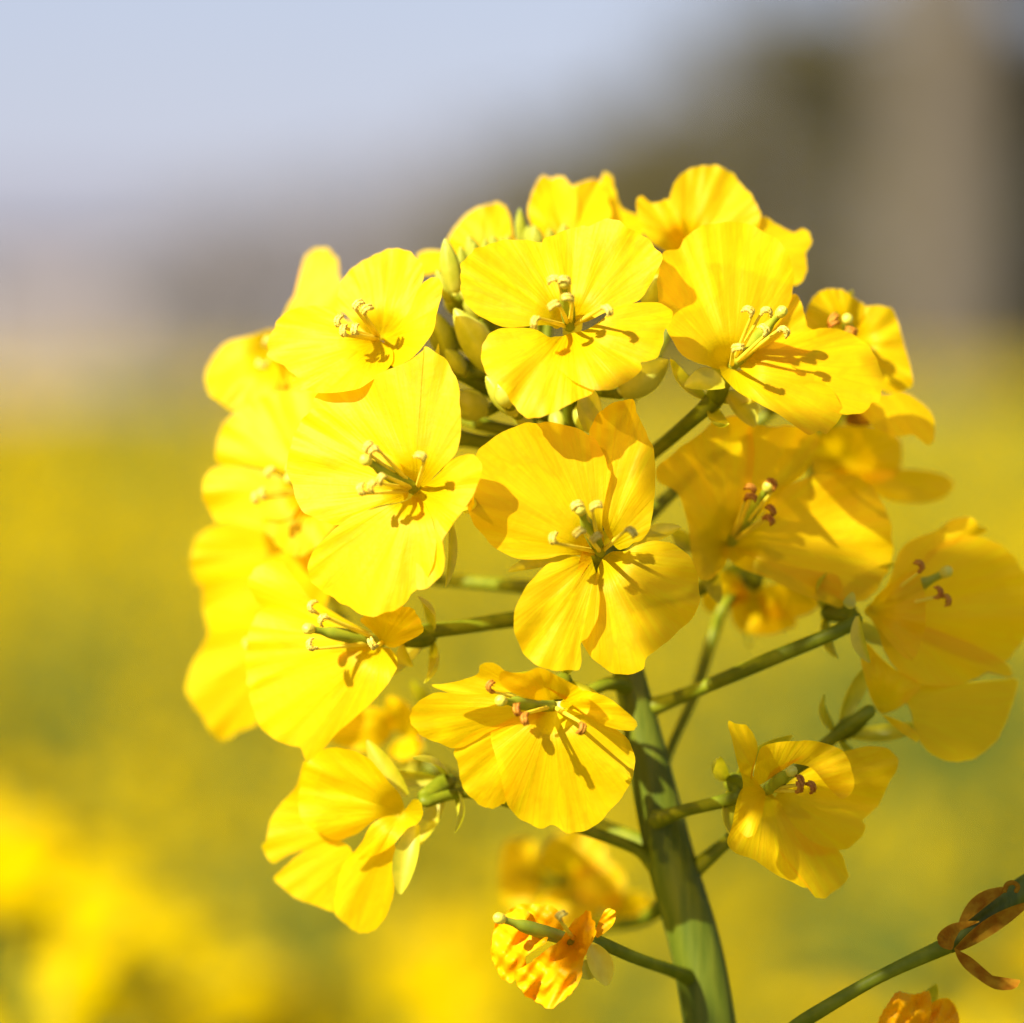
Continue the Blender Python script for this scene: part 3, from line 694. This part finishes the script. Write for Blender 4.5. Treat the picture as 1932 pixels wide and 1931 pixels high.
# --- blossoms behind on the right
_, b = flower(root, (1290, 1150), -13, (.3, .2, .9), [
    dict(o=[(1240, 1130), (1050, 1050), (1050, 940), (1100, 850), (1180, 820), (1260, 825), (1340, 880), (1400, 925), (1400, 1060), (1340, 1140)], ruf=.7, cup=.7),
    dict(o=[(1330, 1100), (1390, 1000), (1405, 925), (1540, 930), (1580, 980), (1620, 1120), (1660, 1260), (1680, 1380), (1620, 1425), (1500, 1420), (1380, 1280)], ruf=.8, fan=(1480, 1180)),
    dict(o=[(1320, 1250), (1480, 1440), (1620, 1430), (1740, 1500), (1800, 1580), (1812, 1680), (1775, 1752), (1690, 1690), (1590, 1692), (1450, 1640), (1300, 1450)], ruf=.7, fan=(1500, 1530)),
    dict(o=[(1240, 1180), (1120, 1200), (1050, 1350), (1120, 1500), (1280, 1520), (1320, 1300)], lay=-.6)],
    stamens=[(1190, 1020), (1230, 1010), (1340, 1080)], pis=(1290, 1010), T=R3, brown=True)
pedicel([(1140, 1060, SZ), (1300, 900, -20), (1450, 780, -22), b], .45)
_, b = flower(root, (1000, 330), -20, (.35, -.1, .9), [
    dict(o=[(850, 260), (900, 180), (1000, 150), (1200, 160), (1290, 220), (1295, 370), (1200, 440), (1050, 430), (900, 420), (840, 380)], fan=(1060, 300), cup=.5),
    dict(o=[(1100, 420), (1180, 385), (1280, 372), (1450, 385), (1560, 430), (1545, 500), (1450, 545), (1300, 547), (1180, 510)], fan=(1300, 460), lay=-.4),
    dict(o=[(950, 380), (850, 480), (850, 620), (980, 680), (1080, 580), (1060, 420)], lay=-.8)], T=R6)
pedicel([(1150, 1100, SZ), (1350, 1000, -24), (1480, 900, -27), b], .45)
sepal([(1010, 135), (1165, 128)], -18, 2.0, T=R6, mat='dry')
# --- shaded blossom on the right
_, b = flower(root, (420, 760), -10, (.22, .1, .95), [
    dict(o=[(420, 740), (400, 850), (350, 920), (290, 947), (235, 910), (215, 800), (200, 650), (150, 500), (50, 440), (45, 370), (150, 270), (230, 220), (330, 130), (440, 105), (520, 145), (545, 300), (520, 500), (460, 680)], lay=.2, ruf=.7, fan=(350, 560), cup=.6),
    dict(o=[(420, 740), (470, 560), (510, 300), (515, 150), (640, 158), (760, 150), (870, 190), (855, 300), (805, 390), (730, 455), (620, 560), (500, 690)], lay=-.4, ruf=.7, fan=(580, 480), cup=.6),
    dict(o=[(440, 780), (560, 640), (640, 530), (740, 450), (850, 405), (950, 395), (1080, 420), (1160, 480), (1220, 580), (1250, 700), (1257, 800), (1220, 920), (1160, 1010), (1080, 1057), (1000, 1052), (880, 1000), (700, 900), (550, 830)], lay=.1, ruf=.8, fan=(800, 720), cup=.8),
    dict(o=[(380, 780), (440, 775), (560, 815), (700, 868), (850, 898), (960, 915), (992, 960), (1002, 1087), (900, 1060), (760, 1010), (620, 940), (480, 890), (410, 835)], lay=1.0, ruf=.9, fan=(660, 900), curl=-.6)],
    stamens=[(545, 490), (500, 520), (650, 470), (640, 610), (600, 620)], pis=(605, 480), T=R6, brown=True)
pedicel([(1160, 1150, SZ), (1250, 1130, -15), (1330, 1105, -14), b], .45, .6)
_, b = flower(root, (560, 1060), -22, (0, -.5, .85), [
    dict(o=[(520, 1000), (440, 950), (420, 1080), (450, 1190), (560, 1230), (680, 1215), (760, 1160), (640, 1040)], fan=(560, 1100)),
    dict(o=[(560, 1000), (700, 960), (830, 1000), (880, 1070), (800, 1130), (660, 1150), (580, 1100)], fan=(700, 1060), lay=.4),
    dict(o=[(480, 950), (400, 900), (330, 920), (270, 1000), (290, 1100), (360, 1110), (420, 1040)], lay=-.4)], T=R6)
pedicel([(1238, 1500, SZ - 3), (1262, 1420, -18), (1310, 1310, -20), (1345, 1200, -22), (1368, 1140, -22), b], .36, .5)
# --- blossom at the right edge
_, b = flower(root, (1140, 1100), -9, (.5, .05, .85), [
    dict(o=[(1160, 1080), (1230, 960), (1265, 870), (1290, 800), (1350, 740), (1480, 690), (1560, 635), (1650, 620), (1700, 665), (1740, 690), (1680, 720), (1540, 760), (1430, 860), (1300, 970)], lay=-.2, ruf=.8, fan=(1380, 830)),
    dict(o=[(1160, 1110), (1300, 960), (1400, 860), (1500, 760), (1620, 715), (1740, 730), (1850, 800), (1930, 900), (1970, 1050), (1950, 1200), (1890, 1310), (1800, 1375), (1600, 1340), (1380, 1240)], lay=.1, ruf=.8, fan=(1540, 1050), cup=.7),
    dict(o=[(1150, 1140), (1185, 1220), (1220, 1330), (1290, 1420), (1400, 1480), (1520, 1496), (1650, 1470), (1750, 1420), (1840, 1445), (1875, 1430), (1830, 1370), (1700, 1290), (1500, 1210), (1300, 1150)], lay=.5, ruf=.7, fan=(1450, 1340)),
    dict(o=[(1110, 1110), (1150, 1060), (1190, 1010), (1270, 945), (1370, 900), (1412, 980), (1427, 1120), (1405, 1260), (1360, 1352), (1295, 1330), (1210, 1225), (1160, 1160)], lay=2.4, ruf=.6, fan=(1270, 1120), cup=1.2)],
    stamens=[(1405, 895), (1520, 1025), (1490, 1035)], pis=(1510, 915), T=R6, brown=True, rot=.2)
pedicel([(1200, 1345, SZ), (1300, 1308, -12), (1450, 1245, -9), (1610, 1175, -7), b], .55)
sepal([(1080, 1130), (1140, 1370)], -5, 1.6, T=R6, nrm=(-.8, 0, .6)); sepal([(1060, 1080), (1000, 1060)], -6, 1.6, T=R6)
_, b = flower(root, (1190, 1600), -8, (.5, .4, .8), [
    dict(o=[(1300, 1560), (1370, 1490), (1600, 1480), (1800, 1460), (1898, 1458), (1870, 1580), (1820, 1720), (1740, 1820), (1640, 1875), (1540, 1877), (1430, 1820), (1370, 1720), (1340, 1600)], fan=(1560, 1640), ruf=.9),
    dict(o=[(1180, 1620), (1120, 1480), (1090, 1330), (1120, 1270), (1180, 1330), (1260, 1400), (1400, 1480), (1340, 1560), (1260, 1620)], fan=(1230, 1500), lay=.5),
    dict(o=[(1200, 1640), (1240, 1650), (1330, 1690), (1385, 1740), (1380, 1780), (1300, 1730), (1240, 1680)], lay=.6, fan=(1300, 1705))], T=R6)
pedicel([(1300, 1650, SZ), (1380, 1580, -12), (1480, 1480, -11), (1565, 1398, -9), (1640, 1342, -8), b], .5)
# --- bell shaped blossom lower right
_, b = flower(root, (470, 600), -2, (.4, -.05, .9), [
    dict(o=[(540, 600), (700, 480), (850, 400), (900, 385), (1000, 360), (1110, 352), (1190, 385), (1222, 440), (1200, 500), (1150, 580), (1110, 680), (1070, 720), (1015, 770), (1030, 810), (1000, 870), (940, 930), (880, 945), (800, 970), (720, 970), (640, 930), (570, 820), (520, 700)], lay=-.8, fan=(780, 700), ruf=.7, cup=.5),
    dict(o=[(460, 600), (360, 580), (310, 620), (275, 780), (240, 900), (290, 960), (400, 1000), (500, 1070), (600, 1120), (680, 1160), (715, 1160), (740, 1210), (780, 1220), (830, 1195), (925, 1120), (920, 1060), (880, 950), (740, 900), (620, 800), (520, 650)], lay=-.2, fan=(500, 900), ruf=.8, curl=.4),
    dict(o=[(390, 560), (430, 370), (520, 330), (640, 322), (720, 318), (820, 340), (900, 380), (950, 470), (960, 600), (900, 650), (830, 600), (740, 490), (680, 460), (580, 450), (500, 490), (450, 560)], lay=1.8, fan=(700, 395), ruf=.5, cup=.6),
    dict(o=[(455, 610), (380, 500), (415, 380), (395, 290), (350, 228), (300, 225), (245, 215), (270, 320), (300, 450), (330, 550), (320, 660), (300, 800), (350, 870), (400, 850), (435, 760), (455, 680)], lay=2.6, fan=(370, 580), ruf=.9)],
    stamens=[(710, 560), (650, 610), (660, 570)], pis=(600, 500), T=R9, brown=True, rot=.3)
pedicel([(1238, 1548, SZ + 2), (1290, 1530, -8), (1390, 1503, -5), b], .5, .6)
# --- blossom below the middle
_, b = flower(root, (930, 450), 0, (-.15, -.3, .93), [
    dict(o=[(860, 480), (640, 560), (500, 580), (350, 700), (370, 800), (380, 900), (430, 980), (500, 1040), (560, 1060), (620, 1040), (660, 1010), (740, 850), (820, 600)], lay=-.6, fan=(640, 760), ruf=.6),
    dict(o=[(880, 470), (700, 385), (600, 372), (400, 378), (240, 370), (140, 420), (85, 480), (85, 540), (130, 610), (220, 660), (350, 700), (450, 665), (560, 600), (700, 550), (850, 520)], lay=-.1, fan=(560, 480), ruf=.6),
    dict(o=[(900, 480), (760, 500), (640, 540), (565, 610), (575, 700), (620, 880), (650, 1010), (700, 1090), (780, 1140), (870, 1180), (930, 1157), (1010, 1200), (1080, 1205), (1180, 1160), (1260, 1090), (1340, 990), (1400, 880), (1422, 780), (1400, 680), (1330, 600), (1200, 540), (1050, 470)], lay=.2, fan=(980, 700), ruf=.9, curl=.3),
    dict(o=[(970, 440), (1080, 360), (1180, 370), (1260, 400), (1340, 460), (1420, 530), (1427, 580), (1370, 597), (1250, 570), (1150, 520), (1060, 480)], lay=1.4, fan=(1180, 470), cup=1),
    dict(o=[(860, 420), (700, 370), (560, 375), (400, 380), (300, 368), (205, 325), (300, 315), (400, 290), (480, 260), (500, 205), (560, 188), (610, 210), (660, 245), (780, 260), (850, 330)], lay=2.0, fan=(620, 310), ruf=.8, cup=1),
    dict(o=[(610, 300), (640, 240), (740, 262), (850, 220), (960, 270), (1100, 350), (1150, 430), (1130, 500), (1090, 430), (1000, 408), (880, 415), (760, 402), (680, 365)], lay=3.0, fan=(880, 330), ruf=.8, cup=1.2)],
    stamens=[(560, 362), (765, 495), (1110, 555), (730, 500)], pis=(640, 420), T=R8, brown=True, rot=.5)
pedicel([(1192, 1300, SZ), (1150, 1290, -10), (1090, 1310, -8), b], .5)
# --- big bright blossom lower left
_, b = flower(root, (722, 1212), -4, (-.6, -.05, .8), [
    dict(o=[(740, 1215), (690, 1190), (620, 1150), (560, 1110), (530, 1060), (480, 1075), (470, 1110), (500, 1150), (560, 1190), (640, 1205)], lay=-.6, fan=(600, 1150), ruf=.6),
    dict(o=[(700, 1190), (680, 1168), (720, 1150), (770, 1145), (790, 1165), (798, 1192), (770, 1210), (735, 1222)], lay=1.0, cup=.8),
    dict(o=[(705, 1215), (620, 1180), (540, 1150), (490, 1155), (468, 1200), (464, 1260), (475, 1300), (540, 1290), (620, 1260)], lay=.1, fan=(580, 1225), ruf=.8),
    dict(o=[(690, 1225), (600, 1240), (520, 1270), (470, 1300), (490, 1370), (530, 1400), (565, 1412), (577, 1433), (600, 1425), (630, 1390), (680, 1345), (725, 1300), (750, 1260), (745, 1235), (725, 1222)], lay=.6, fan=(630, 1300), ruf=.9)],
    stamens=[(588, 1153), (615, 1163), (590, 1225), (708, 1222)], pis=(590, 1188), rot=.2)
pedicel([(1170, 1160, SZ), (1080, 1160, -13), (975, 1168, -11), (880, 1182, -9), (800, 1193, -8), b], .6)
sepal([(760, 1215), (780, 1258)], -6, 1.5, nrm=(-.8, 0, .6))
# --- blurred blossoms down the left side
def ell(cx, cy, a, b_, rot, n=12):
    rot = math.radians(rot); c_, s_ = math.cos(rot), math.sin(rot)
    return [(cx + a * math.cos(t) * c_ - b_ * math.sin(t) * s_, cy + a * math.cos(t) * s_ + b_ * math.sin(t) * c_) for t in [2 * math.pi * k / n for k in range(n)]]
_, b = flower(root, (590, 925), -17, (-.55, .2, .8), [
    dict(o=[(590, 920), (540, 900), (480, 880), (410, 875), (412, 820), (440, 780), (500, 745), (560, 738), (610, 745), (640, 800), (620, 880)], fan=(530, 820), ruf=.7, cup=.5),
    dict(o=[(590, 930), (540, 905), (470, 885), (410, 880), (385, 905), (383, 940), (396, 965), (412, 985), (470, 975), (540, 980)], fan=(480, 930), lay=.5, ruf=.7),
    dict(o=[(580, 940), (510, 960), (500, 1000), (560, 1050), (620, 1010), (640, 960)], lay=-.2),
    dict(o=[(600, 920), (640, 880), (700, 880), (720, 930), (680, 970), (620, 950)], lay=-.6)],
    stamens=[(485, 930), (515, 884), (500, 940), (545, 890)], pis=(550, 905))
_, b = flower(root, (600, 1030), -24, (-.55, -.1, .8), [
    dict(o=[(600, 1010), (570, 988), (500, 962), (430, 982), (378, 1008), (359, 1048), (362, 1080), (380, 1105), (440, 1095), (520, 1080), (580, 1050)], fan=(480, 1030), ruf=.8),
    dict(o=[(590, 1040), (520, 1060), (440, 1075), (385, 1080), (382, 1130), (388, 1170), (400, 1192), (460, 1200), (540, 1160), (590, 1100)], fan=(490, 1120), lay=.6, ruf=.9),
    dict(o=[(600, 1000), (560, 960), (560, 900), (620, 890), (660, 940), (640, 1000)], lay=-.5),
    dict(o=[(610, 1050), (660, 1030), (700, 1060), (690, 1110), (640, 1120), (600, 1090)], lay=-.5)],
    stamens=[(530, 1004), (600, 955)])
_, b = flower(root, (560, 1200), -22, (-.6, -.2, .8), [
    dict(o=[(530, 1200), (470, 1160), (400, 1150), (392, 1195), (380, 1225), (360, 1260), (352, 1305), (385, 1360), (415, 1398), (450, 1380), (482, 1368), (500, 1320), (540, 1260)], fan=(450, 1260), ruf=.9),
    dict(o=[(560, 1220), (500, 1290), (490, 1360), (560, 1390), (620, 1330), (610, 1250)], lay=-.4),
    dict(o=[(550, 1180), (480, 1120), (500, 1060), (570, 1040), (620, 1100), (600, 1170)], lay=-.5)], stamens=[(470, 1207)])
pedicel([(1160, 1120, SZ), (900, 1100, -22), (700, 1080, -24), (640, 1060, -22)], .5)
# --- nodding blossom lower left
_, b = flower(root, (1060, 800), -5, (-.6, -.35, .72), [
    dict(o=[(450, 480), (390, 640), (300, 740), (230, 850), (200, 980), (175, 1020), (235, 1125), (350, 1070), (450, 1040), (600, 1010), (760, 900), (600, 600)], fan=(430, 850), lay=-.5, ruf=.8),
    dict(o=[(480, 470), (600, 400), (720, 410), (850, 470), (950, 580), (1060, 720), (1050, 830), (900, 850), (760, 950), (640, 980), (540, 940), (430, 850), (405, 700), (430, 560)], fan=(740, 700), lay=.6, ruf=.8, cup=.6),
    dict(o=[(250, 1220), (340, 1130), (450, 1040), (580, 1000), (700, 1000), (760, 1100), (700, 1250), (655, 1425), (500, 1390), (390, 1350), (300, 1275)], fan=(520, 1200), lay=0, ruf=.8),
    dict(o=[(760, 1060), (690, 1130), (655, 1250), (630, 1430), (700, 1510), (780, 1560), (850, 1562), (930, 1500), (980, 1400), (1003, 1320), (1010, 1200), (1025, 1060), (960, 960)], fan=(850, 1250), lay=.4, ruf=.8),
    dict(o=[(960, 830), (860, 890), (800, 1000), (720, 1110), (880, 1080), (1000, 1010), (1090, 910), (1150, 880), (1190, 820), (1170, 740), (1120, 730), (1080, 830)], fan=(960, 950), lay=1.6, ruf=.6)],
    T=R7)
sepal([(1150, 880), (1045, 1320)], -6, 1.9, T=R7, nrm=(-.3, 0, 1), mat='sepal'); sepal([(1090, 700), (840, 350)], -7, 1.7, T=R7, nrm=(-.3, 0, 1))
pedicel([(1232, 1630, SZ), (1200, 1602, -12), (1110, 1568, -10), (980, 1520, -9), (880, 1496, -8), (800, 1513, -6), b], .45)
_, b = flower(root, (1060, 330), -24, (-.3, -.2, .9), [
    dict(o=[(980, 330), (850, 420), (700, 400), (600, 340), (700, 220), (850, 140), (1000, 200)], fan=(820, 290)),
    dict(o=[(1000, 280), (950, 160), (980, 70), (1080, 110), (1150, 200), (1180, 320), (1120, 340)], fan=(1060, 220), lay=.4),
    dict(o=[(1080, 330), (1000, 380), (980, 440), (1060, 480), (1160, 430), (1190, 350)], fan=(1080, 400), lay=.6)], T=R7)
pedicel([(1235, 1600, SZ - 2), (1000, 1510, -22), (880, 1480, -24), (790, 1435, -26)], .5)
# --- blurred blossom behind the stem, low
_, b = flower(root, (620, 450), -40, (-.1, .2, .95), [
    dict(o=[(500, 500), (400, 640), (240, 620), (210, 450), (240, 230), (330, 180), (430, 190), (480, 320)], fan=(340, 430)),
    dict(o=[(540, 420), (480, 300), (560, 170), (700, 120), (830, 150), (920, 260), (880, 400), (720, 460)], fan=(700, 300), lay=.5),
    dict(o=[(680, 420), (860, 340), (980, 360), (1050, 470), (1010, 620), (860, 660), (720, 560)], fan=(860, 500), lay=.8),
    dict(o=[(560, 520), (460, 640), (520, 760), (700, 780), (880, 700), (760, 540)], fan=(660, 650))], T=R10)
flower(root, (1010, 690), -38, (.4, -.2, .9), [
    dict(o=[(960, 700), (1030, 580), (1130, 540), (1240, 610), (1235, 700), (1130, 750), (1000, 780)], fan=(1110, 660)),
    dict(o=[(960, 700), (900, 620), (940, 540), (1020, 560), (1040, 650)], lay=.4)], T=R10, sepals=False)
pedicel([(1260, 1700, SZ - 3), (1200, 1740, -30), (1100, 1740, -40), b], .5)
# --- withered orange blossom
_, b = flower(root, (720, 880), 1, (-.35, .15, .9), [
    dict(o=[(260, 690), (350, 625), (480, 625), (590, 660), (640, 800), (480, 820), (380, 760)], fan=(460, 720), lay=-2.0, crumple=.25),
    dict(o=[(195, 700), (170, 800), (150, 950), (165, 1010), (200, 1080), (230, 1130), (300, 1150), (330, 1060), (390, 1050), (380, 980), (430, 940), (520, 880), (520, 830), (470, 780), (420, 690), (340, 655), (260, 690)], fan=(310, 880), lay=.3, crumple=.55),
    dict(o=[(860, 850), (850, 800), (900, 690), (935, 655), (985, 680), (970, 760), (910, 820)], fan=(905, 770), lay=-.5, crumple=.3),
    dict(o=[(620, 860), (700, 740), (760, 700), (800, 660), (840, 740), (850, 830), (800, 930), (770, 1010), (755, 1110), (700, 1210), (640, 1260), (550, 1330), (480, 1290), (380, 1240), (320, 1150), (310, 1080), (400, 1030), (460, 980), (540, 920)], fan=(600, 1060), lay=1.4, crumple=.6)],
    stamens=[(600, 720)], pis=(235, 730), T=R10, mat='withered', sepals=False, ruf=.5, label='shrivelled orange blossom with crumpled petals')
sepal([(810, 890), (930, 1170)], -1, 1.9, T=R10, mat='filament', nrm=(.3, 0, 1)); sepal([(780, 1000), (815, 1130)], -2, 2.0, T=R10, nrm=(.3, 0, 1))
pedicel([(1312, 1850, SZ), (1270, 1832, -9), (1200, 1808, -5), (1130, 1778, -3), b], .5)
# --- orange blossom cut by the bottom edge
_, b = flower(root, (1380, 2050), -5, (.1, .1, 1), [
    dict(o=[(1330, 2060), (1100, 2050), (1100, 1930), (1150, 1830), (1210, 1752), (1300, 1765), (1385, 1748), (1405, 1800), (1390, 1930)], fan=(1270, 1920), crumple=.6, lay=.6),
    dict(o=[(1400, 2050), (1390, 1860), (1430, 1800), (1500, 1790), (1550, 1850), (1565, 1950), (1500, 2050)], fan=(1470, 1920), crumple=.6, lay=-.6)], T=R9, mat='withered', label='shrivelled orange blossom cut by the bottom edge')
pedicel([(1350, 1990, SZ), (1550, 2060, -9), (1700, 2060, -8), b], .5)
# --- dry twig with a young pod, lower right
pedicel([(1350, 1995, SZ), (1440, 1975, -8), (1530, 1918, -3), (1660, 1843, -2), (1790, 1783, -2)], .55, .5)
q = R9([(1500, 1490), (1580, 1440), (1700, 1350), (1850, 1230), (1990, 1120)])
mb = MB(); tube(mb, [P(*p, -2 - i * .6) for i, p in enumerate(q)], [.0006, .00085, .0011, .0011, .0009], seg=14); mb.build('seed_pod', M['green'], P(*q[0], -2), root)
petal(root, R9([(1525, 1500)])[0], 0, (.1, -.2, .95), R9([(1535, 1505), (1590, 1530), (1640, 1560), (1720, 1630), (1800, 1692), (1870, 1698), (1908, 1682), (1900, 1715), (1850, 1740), (1760, 1732), (1660, 1670), (1580, 1600)]), fan=R9([(1700, 1650)])[0], mat='dry', name='dry_petal', cup=1, curl=1, funnel=0, crumple=.1)
petal(root, R9([(1525, 1500)])[0], .5, (-.2, .3, .95), R9([(1440, 1430), (1500, 1372), (1600, 1348), (1675, 1352), (1580, 1395), (1540, 1455), (1520, 1510), (1455, 1490)]), fan=R9([(1510, 1430)])[0], mat='dry', name='dry_petal', cup=1.2, funnel=0, crumple=.1)
sepal([(1570, 1370), (1840, 1160)], -2, 1.4, T=R9, mat='dry', sag=.08, nrm=(-.5, .5, .7), name='dry_petal')
sepal([(1540, 1510), (1960, 1240)], -1, 1.4, T=R9, mat='dry', sag=-.08, nrm=(.2, -.3, .9), name='dry_petal')
mb = MB(); tube(mb, [P(*p, -1) for p in R9([(1820, 1180), (1835, 1140), (1870, 1128), (1898, 1150), (1885, 1180)])], [.0002] * 5, seg=6); mb.build('dry_filament', M['dry'], P(*R9([(1820, 1180)])[0], -1), root)
